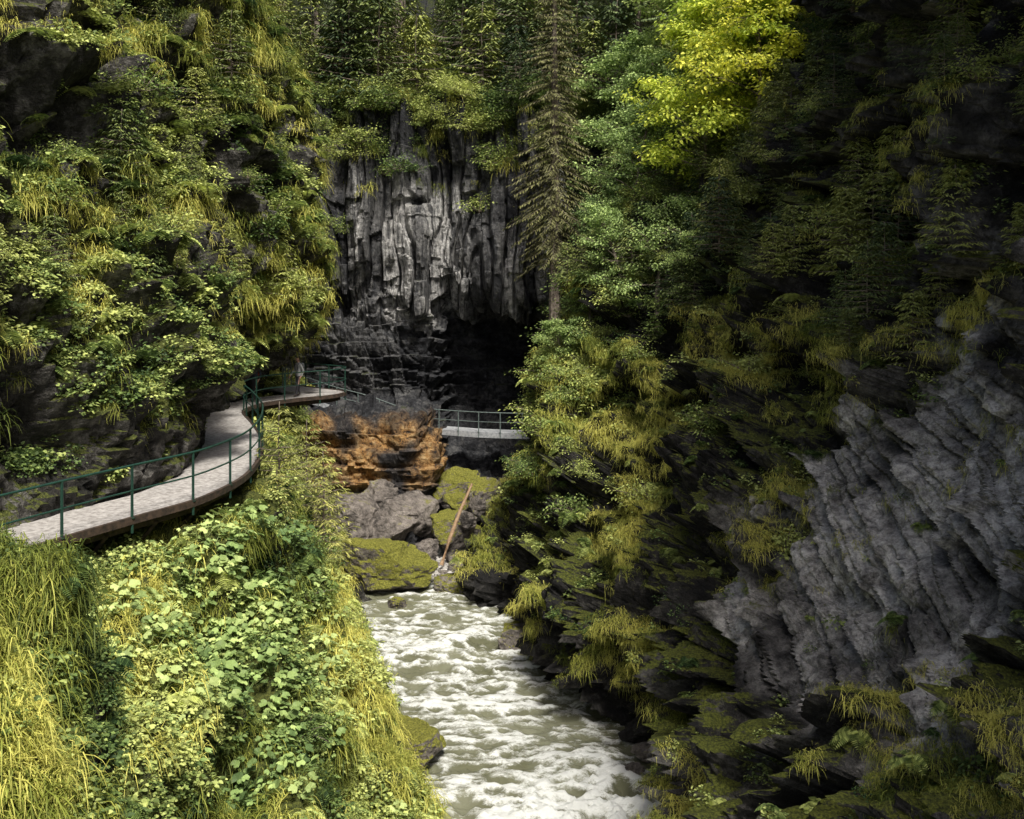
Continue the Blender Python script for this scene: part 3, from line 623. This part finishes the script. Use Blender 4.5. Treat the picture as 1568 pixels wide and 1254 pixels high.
# ---------------------------------------------------------------- hikers
def flat(name,c): return simple_mat(name,tuple(v*.8 for v in c),c,25,.85,0,.002)
M_skin=flat('skin',(.5,.3,.22));M_hair=flat('hair',(.05,.03,.02));M_boot=flat('boots',(.04,.03,.025))
def hiker(loc,rot,coat,trous,pack,H=1.72):
    s=H/1.72
    J=[];E=[];Rr=[]
    def j(p,r,par=None):
        J.append([c*s for c in p]);Rr.append((r*s,r*s) if not isinstance(r,tuple) else (r[0]*s,r[1]*s))
        if par is not None: E.append((par,len(J)-1))
        return len(J)-1
    pel=j((0,0,.95),(.15,.11));sp=j((0,0,1.12),(.14,.10),pel);ch=j((0,.01,1.32),(.17,.11),sp);nk=j((0,.0,1.47),.055,ch);hd0=j((0,.015,1.55),.055,nk)
    for sx,fw in ((-1,.16),(1,-.14)):
        hp=j((.10*sx,0,.88),.09,pel);kn=j((.11*sx,fw*.55+.02,.48),.06,hp);an=j((.115*sx,fw,.10),.042,kn);j((.125*sx,fw+.15,.045),.04,an)
        sh=j((.185*sx,0,1.40),.062,ch);el=j((.25*sx,-fw*.5-.02,1.13),.045,sh);wr=j((.24*sx,-fw*.9+.12,.92),.03,el);pm=j((.235*sx,-fw*.9+.17,.86),.034,wr)
        for k in range(4): 
            a=j((.235*sx+(k-1.5)*.018,-fw*.9+.20,.82-(.004 if k in(0,3) else 0)),.010,pm);j((.235*sx+(k-1.5)*.018,-fw*.9+.205,.785+(.01 if k in (0,3) else 0)),.008,a)
        a=j((.20*sx,-fw*.9+.17,.85),.011,pm);j((.19*sx,-fw*.9+.19,.825),.009,a)
    me=D.meshes.new('body');me.from_pydata(J,E,[]);ob=D.objects.new('body',me);scene.collection.objects.link(ob)
    ob.modifiers.new('skin','SKIN')
    for v,r in zip(me.skin_vertices[0].data,Rr): v.radius=r
    me.skin_vertices[0].data[0].use_root=True
    sb=ob.modifiers.new('s','SUBSURF');sb.levels=2
    bpy.context.view_layer.update();dg=bpy.context.evaluated_depsgraph_get()
    m2=D.meshes.new_from_object(ob.evaluated_get(dg));D.objects.remove(ob)
    root=D.objects.new('hiker',None);scene.collection.objects.link(root);root.location=loc;root.rotation_euler=(0,0,rot)
    body=D.objects.new('body',m2);scene.collection.objects.link(body);body.parent=root
    m2.materials.clear()
    for mm in (M_skin,coat,trous,M_boot): m2.materials.append(mm)
    for p in m2.polygons:
        x,y,z=[c/s for c in p.center];arm=abs(x)>.165
        p.material_index=3 if z<.13 else 0 if z>1.49 or (arm and z<.925) else 1 if (z>.9 or arm and z>.9) else 2
        p.use_smooth=True
    bm=bmesh.new();bmesh.ops.create_icosphere(bm,subdivisions=3,radius=1);V=np.array([v.co[:] for v in bm.verts]);F=[[v.index for v in f.verts] for f in bm.faces];bm.free()
    W=V*np.array([.075,.095,.115]);W[:,0]*=1-.25*sstep(.2,-1,V[:,2]);W[:,1]+=.02*np.exp(-((V[:,0]/.2)**2+((V[:,2]+.05)/.25)**2))*(V[:,1]>0)*1.3
    W[:,1]-=.008*np.exp(-(((np.abs(V[:,0])-.38)/.15)**2+((V[:,2]-.08)/.12)**2))*(V[:,1]>0)
    mb=MB();W=(W+np.array([0,.02,1.625]))*s
    mi=[1 if (V[f].mean(0)[2]>.45 or (V[f].mean(0)[1]<.1 and V[f].mean(0)[2]>-.35)) else 0 for f in F]
    for m_ in (0,1): mb.add(W,[f for f,q in zip(F,mi) if q==m_],m_)
    for sx in (-1,1): mb.add((V*np.array([.012,.022,.032])+np.array([.076*sx,.015,1.615]))*s,F,0)
    mb.obj('head',[M_skin,M_hair],smooth=True,parent=root)
    mb=MB();W=np.sign(V)*np.abs(V)**.6*np.array([.14,.085,.22]);mb.add((W+np.array([0,-.17,1.25]))*s,F,0)
    for sx in (-1,1): mb.tube(np.array([(.09*sx,-.12,1.42),(.10*sx,.0,1.475),(.11*sx,.12,1.36),(.12*sx,.08,1.15),(.11*sx,-.1,1.08)])*s,.016*s,5,0)
    mb.obj('backpack',[pack],smooth=True,parent=root)
hiker((-10.35,40.0,DECK),2.6,flat('dark_jacket',(.03,.04,.06)),flat('dark_trousers',(.03,.03,.035)),flat('pack_red',(.25,.04,.03)))
hiker((-8.95,41.7,DECK),2.3,flat('light_jacket',(.45,.46,.47)),flat('grey_trousers',(.05,.05,.06)),flat('pack_grey',(.1,.11,.12)),1.66)
# ---------------------------------------------------------------- plants libraries
c_gr=lib('grass_lib');[gen_grass('grass_a%d'%i,c_gr,80,.22+.05*i) for i in range(4)]
c_hb=lib('herb_lib');[gen_herb('herb_a%d'%i,c_hb) for i in range(3)]
c_bu=lib('butter_lib');[gen_butter('butter_a%d'%i,c_bu) for i in range(4)]
c_fe=lib('fern_lib');[gen_fern('fern_a%d'%i,c_fe) for i in range(3)]
c_sh=lib('shrub_lib');[gen_shrub('shrub_a%d'%i,c_sh) for i in range(4)]
c_ss=lib('sapling_lib');[gen_spruce('sapling_a%d'%i,c_ss,H=2.6,R=.95,crown0=.06,step=.2,per=5,seg=.15,droop=.3,tr=.03,mat=M_sapl) for i in range(3)]
def clear(p,m=1.15): return ~((dpath(p)<m)&(p[:,2]>8.5)&(p[:,2]<11.2))
def yaw_of(n,j=.5): return np.arctan2(n[:,1],n[:,0])+rng.normal(size=len(n))*j
allp={k:[[],[],[],[]] for k in ('gr','hb','bu','fe','sh','ss')}
def put(k,p,n,smin,smax,far=True,jit=.6,tone=0.):
    if len(p)==0: return
    ok=clear(p);p=p[ok];n=n[ok];s=smin+(smax-smin)*rng.random(len(p))**1.5
    if far: s=s*(1+np.clip((p[:,1]-20)/50,-.2,.6))
    t=.5+tone+fbm(p,.45,3,5)*.5+fbm(p,2.5,2,8)*.2+np.clip(n[:,2],-.4,.8)*.16  # slope term lightens plants on ledges, darkens overhangs: shade put in leaf colour
    allp[k][0].append(p);allp[k][1].append(yaw_of(n,jit));allp[k][2].append(s);allp[k][3].append(t)
lod=lambda c:np.clip(24/np.maximum(c[:,1],6),.5,2.4)**1.3
up=lambda n,a,b:sstep(a,b,n[:,2])
gm_=lambda c:sstep(-.45,.25,fbm(c,.3,2,61))
high=lambda c:sstep(34,28,c[:,2])
rockL=lambda c:1-sstep(.18,.42,fbm(c,.35,3,77))*.88
p,n=pick(PL,FL,NL,lambda c,n:22*lod(c)*up(n,-.25,.15)*gm_(c)*rockL(c)*sstep(10.2,11.2,c[:,2])*high(c));put('gr',p-n*.05,n,.7,1.5,tone=.12)
p,n=pick(PL,FL,NL,lambda c,n:11*lod(c)*up(n,-.3,.15)*(1.2-gm_(c))*rockL(c)*sstep(9.2,9.8,c[:,2])*high(c));put('hb',p,n,.7,1.5,tone=.02)
p,n=pick(PL,FL,NL,lambda c,n:2*up(n,-.3,.2)*rockL(c)*high(c));put('fe',p,n,.6,1.2,tone=.02)
p,n=pick(PL,FL,NL,lambda c,n:.4*up(n,-.1,.4)*sstep(12,14,c[:,2])*high(c)*sstep(-.2,.3,fbm(c,.25,2,90)));put('sh',p,n,.5,1.2,tone=.02)
p,n=pick(PL,FL,NL,lambda c,n:.18*up(n,-.1,.3)*sstep(12,14,c[:,2])*high(c));put('ss',p-n*.1,n,.35,.85,jit=3,tone=.08)
bz=lambda c:np.exp(-(((c[:,0]+5.6)/1.7)**2+((c[:,1]-20)/4.)**2))
hump=lambda c:sstep(14.5,13,c[:,1])*sstep(8.9,9.6,c[:,2]+fbm(c,1,2,4)*.4)*(.35+.65*sstep(-.35,.05,fbm(c,.9,2,201)))
gsel=lambda c:np.maximum(sstep(0.05,.35,fbm(c,.5,2,61))*sstep(12,15,c[:,1]),hump(c))
p,n=pick(PB,FB,NB,lambda c,n:26*lod(c)*sstep(.4,1.0,c[:,2])*(.15+.85*gsel(c))*(1-.9*bz(c)));put('gr',p-n*.04,n,.6,1.6,tone=.08)
p,n=pick(PB,FB,NB,lambda c,n:14*lod(c)*sstep(.6,1.6,c[:,2])*(1-.95*gsel(c))*(1-.6*bz(c)));put('hb',p,n,.6,1.4,tone=.08)
p,n=pick(PB,FB,NB,lambda c,n:12*np.clip(bz(c)*1.6-.2,0,1)+1.6*sstep(.25,.5,fbm(c,.5,2,33))*sstep(2,3,c[:,2])*sstep(11,14,c[:,1])*sstep(32,26,c[:,1]));put('bu',p,n,.6,1.05,False,tone=.0)
p,n=pick(PB,FB,NB,lambda c,n:2.2*sstep(1.5,3,c[:,2])*sstep(7,9,c[:,1]));put('fe',p,n,.5,1.1,tone=.05)
p,n=pick(PB,FB,NB,lambda c,n:.4*sstep(1.5,2.5,c[:,2])*sstep(12,15,c[:,1])*sstep(8.3,7.3,c[:,2]));put('sh',p,n,.35,.8,tone=.05)
sl=lambda c:1-sstep(1.05,.84,slabd(c))*.975
p,n=pick(PR,FR,NR,lambda c,n:46*lod(c)*up(n,.36,.62)*sstep(-.1,.2,fbm(c,.35,2,15))*sl(c)*sstep(.8,1.6,c[:,2])*sstep(22,16,c[:,2]));put('gr',p-n*.04,n,.5,1.1,tone=.14)
p,n=pick(PR,FR,NR,lambda c,n:3.6*lod(c)*up(n,.0,.5)*(.12+.88*sstep(.0,.3,fbm(c,.5,2,25)))*sl(c)*sstep(.6,1.6,c[:,2])*high(c));put('hb',p,n,.6,1.2,tone=0)
p,n=pick(PR,FR,NR,lambda c,n:.7*up(n,.1,.5)*sl(c)*sstep(1,3,c[:,2]));put('fe',p,n,.5,1.0,tone=0)
p,n=pick(PR,FR,NR,lambda c,n:(.05+.22*sstep(13,16,c[:,2])+.75*sstep(39,44,c[:,1])*sstep(5.5,7.5,c[:,2]))*up(n,-.1,.4)*sl(c)*sstep(2.5,4.5,c[:,2])*high(c));put('sh',p,n,.5,1.2,tone=.04)
p,n=pick(PR,FR,NR,lambda c,n:.38*up(n,-.2,.3)*sl(c)*sstep(11,14,c[:,2])*high(c));put('ss',p-n*.1,n,.4,.9,jit=3,tone=-.05)
p,n=pick(PC,FC,NC,lambda c,n:5*up(n,.25,.6)*sstep(33,28,c[:,2])*sstep(18,22,c[:,2]));put('gr',p,n,.7,1.4,tone=-.05)
p,n=pick(PC,FC,NC,lambda c,n:1.1*up(n,.0,.4)*sstep(19.5,22,c[:,2])*sstep(27.5,25,c[:,2])+.10*up(n,.2,.5)*sstep(12,14,c[:,2])*sstep(30,26,c[:,2]));put('sh',p,n,.6,1.3,tone=.05)
p,n=pick(PC,FC,NC,lambda c,n:.10*up(n,.2,.6)*sstep(21,23,c[:,2])*sstep(30,26,c[:,2]));put('ss',p,n,.8,1.8,jit=3)
for k,nm,cl in (('gr','moss_grass',c_gr),('hb','herb_plants',c_hb),('bu','butterbur_plants',c_bu),('fe','fern_plants',c_fe),('sh','leafy_shrubs',c_sh),('ss','spruce_saplings',c_ss)):
    a=allp[k];scatter(nm,np.concatenate(a[0]),np.concatenate(a[1]),np.concatenate(a[2]),cl,np.concatenate(a[3]))
# ---------------------------------------------------------------- trees
tmp=lib('tree_lib')
T={'s1':gen_spruce('spruce_m1',tmp,H=22,R=2.6,crown0=.42,step=.45),'s2':gen_spruce('spruce_m2',tmp,H=17,R=2.6,crown0=.22,droop=.25,step=.4),
'sd':gen_spruce('spruce_m3',tmp,H=25,R=2.4,crown0=.22,droop=.75,step=.3,seg=.22,mat=leaf_mat('drooping_needles',(.08,.08,.035),(.14,.14,.055),(.22,.22,.09),0,tone=False)),
's3':gen_spruce('spruce_m4',tmp,H=8,R=1.9,crown0=.06,step=.28,seg=.2),
'lx':gen_spruce('larch_m1',tmp,H=4,R=1.3,crown0=.12,step=.32,per=5,seg=.16,droop=.1,mat=leaf_mat('larch_needles',(.18,.20,.06),(.33,.34,.10),(.50,.47,.15),.2,tone=False)),
'm1':gen_tree('maple_m1',tmp,H=10,R=3.4,mat=M_maple,nl=14000,ls=.17),'b1':gen_tree('beech_m1',tmp,H=9,R=3.0,nl=11000,ls=.14,lean=(-.12,-.05)),
'b2':gen_tree('beech_m2',tmp,H=6,R=2.4,nl=8000,ls=.12,lean=(-.3,-.1)),'b3':gen_tree('beech_m3',tmp,H=13,R=3.6,nl=13000,ls=.18)}
def ground_z(x,y,P,tol=.8):
    d=(P[:,0]-x)**2+(P[:,1]-y)**2;m=d<tol*tol
    return float(np.median(P[m,2])) if m.any() else float(P[np.argmin(d),2])
def tree(name,key,x,y,s=1,rot=None,P=None,z=None):
    ob=D.objects.new(name,T[key].data);scene.collection.objects.link(ob)
    if z is None: z=ground_z(x,y,P)-.3
    ob.location=(x,y,z);ob.rotation_euler=(0,0,random.random()*6.28 if rot is None else rot);ob.scale=(s,s,s*random.uniform(.95,1.05))
tree('spruce_tree','sd',2.2,51.5,1,0,PR,9.5)
for x,y,s,k in ((6.2,55,1.0,'b3'),(8.8,52,.9,'b3'),(7.5,59,1,'s1'),(5.9,47.5,.8,'b1'),(7.6,50,.9,'b1'),(5.0,44.5,.8,'b2'),(6.2,42.5,.9,'b2'),(3.6,45.5,.6,'b2'),(2.4,46.0,.5,'b2'),(11,50,1,'b3'),(4.8,50.5,.7,'b1'),(7.6,40,.6,'b2'),(14,50,1,'b3'),(4.4,58,.9,'b3')):
    tree('spruce_tree' if k[0]=='s' else 'beech_tree',k,x,y,s,None,PR)
for x,y,s in ((8.4,44,1.0),(10.3,42,.95),(11.5,46,1.1),(12.2,41,.9),(13.5,44,1)): tree('maple_tree','m1',x,y,s,None,PR)
for x,y,s,k in ((10.6,31,.6,'s3'),(9.9,29,.35,'s3'),(11,25,.6,'s3'),(10.4,22,.4,'s3'),(12.6,34,.8,'s3'),(9.6,33,.35,'s3'),(12,28,.6,'s3'),(13.5,31,.9,'s3')):
    tree('spruce_tree',k,x,y,s,None,PR)
for x,y,s,k in ((-11.9,34,.45,'s3'),(-10.9,37.5,.5,'s3'),(-10.6,43,.5,'s3'),(-13.5,30,.5,'b2'),(-12.3,40,.7,'s3'),(-14.5,36,.7,'b1'),(-13,45,.5,'s2'),(-14.5,25,.4,'b2'),(-17,40,.7,'s2')):
    tree('spruce_tree' if k[0]=='s' else 'beech_tree',k,x,y,s,None,PL)
for x,y,s,z in ((-6.4,27.4,.85,7.3),(-5.7,30,.95,5.2),(-6.6,32,.9,6.0),(-6.0,25.4,.5,7.2),(-6.9,35,.8,5.2)): tree('larch_tree','lx',x,y,s,None,None,z)
pts=[]
fc=lib('forest_lib')
for k in ('s1','s2','s1','b3'):
    o=D.objects.new('f_'+k,T[k].data);fc.objects.link(o)
cand=rng.random((500,2))*np.array([110,40])+np.array([-52,61])
for x,y in cand:
    if abs(x)>.55*y+3: continue
    if all((x-a)**2+(y-b)**2>4.0**2+ (y-60)*.2 for a,b,_ in pts):
        pts.append((x,y,ground_z(x,y,PC,1.5)-.3))
pts=np.array(pts);scatter('background_forest',pts,rng.random(len(pts))*6.28,.8+.5*rng.random(len(pts)),fc)
# ---------------------------------------------------------------- light and camera
w=D.worlds.new('World');scene.world=w;w.use_nodes=True;ns=w.node_tree.nodes;ls=w.node_tree.links
sv=Vector((.22,-.60,1.0)).normalized();el=math.asin(sv.z);az=math.atan2(sv.x,sv.y)
sk=ns.new('ShaderNodeTexSky');sk.sky_type='NISHITA';sk.sun_disc=False;sk.sun_elevation=el;sk.sun_rotation=az
sk.dust_density=5;sk.ozone_density=.8;sk.air_density=1
bg=ns['Background'];ls.new(sk.outputs[0],bg.inputs[0]);bg.inputs[1].default_value=.15
L=D.lights.new('sun','SUN');L.energy=5.0;L.angle=math.radians(10);L.color=(1,.96,.88)
lo=D.objects.new('sun',L);scene.collection.objects.link(lo);lo.rotation_euler=(-sv).to_track_quat('-Z','Y').to_euler()
cam=D.cameras.new('camera');cam.lens=35;cam.sensor_width=36;cam.shift_y=-.1256;cam.clip_end=1000;cam.clip_start=.1
co=D.objects.new('camera',cam);co.location=(0,0,14);co.rotation_euler=(math.pi/2,0,0);scene.collection.objects.link(co);scene.camera=co
scene.view_settings.view_transform='Standard';scene.view_settings.look='None';scene.view_settings.exposure=0
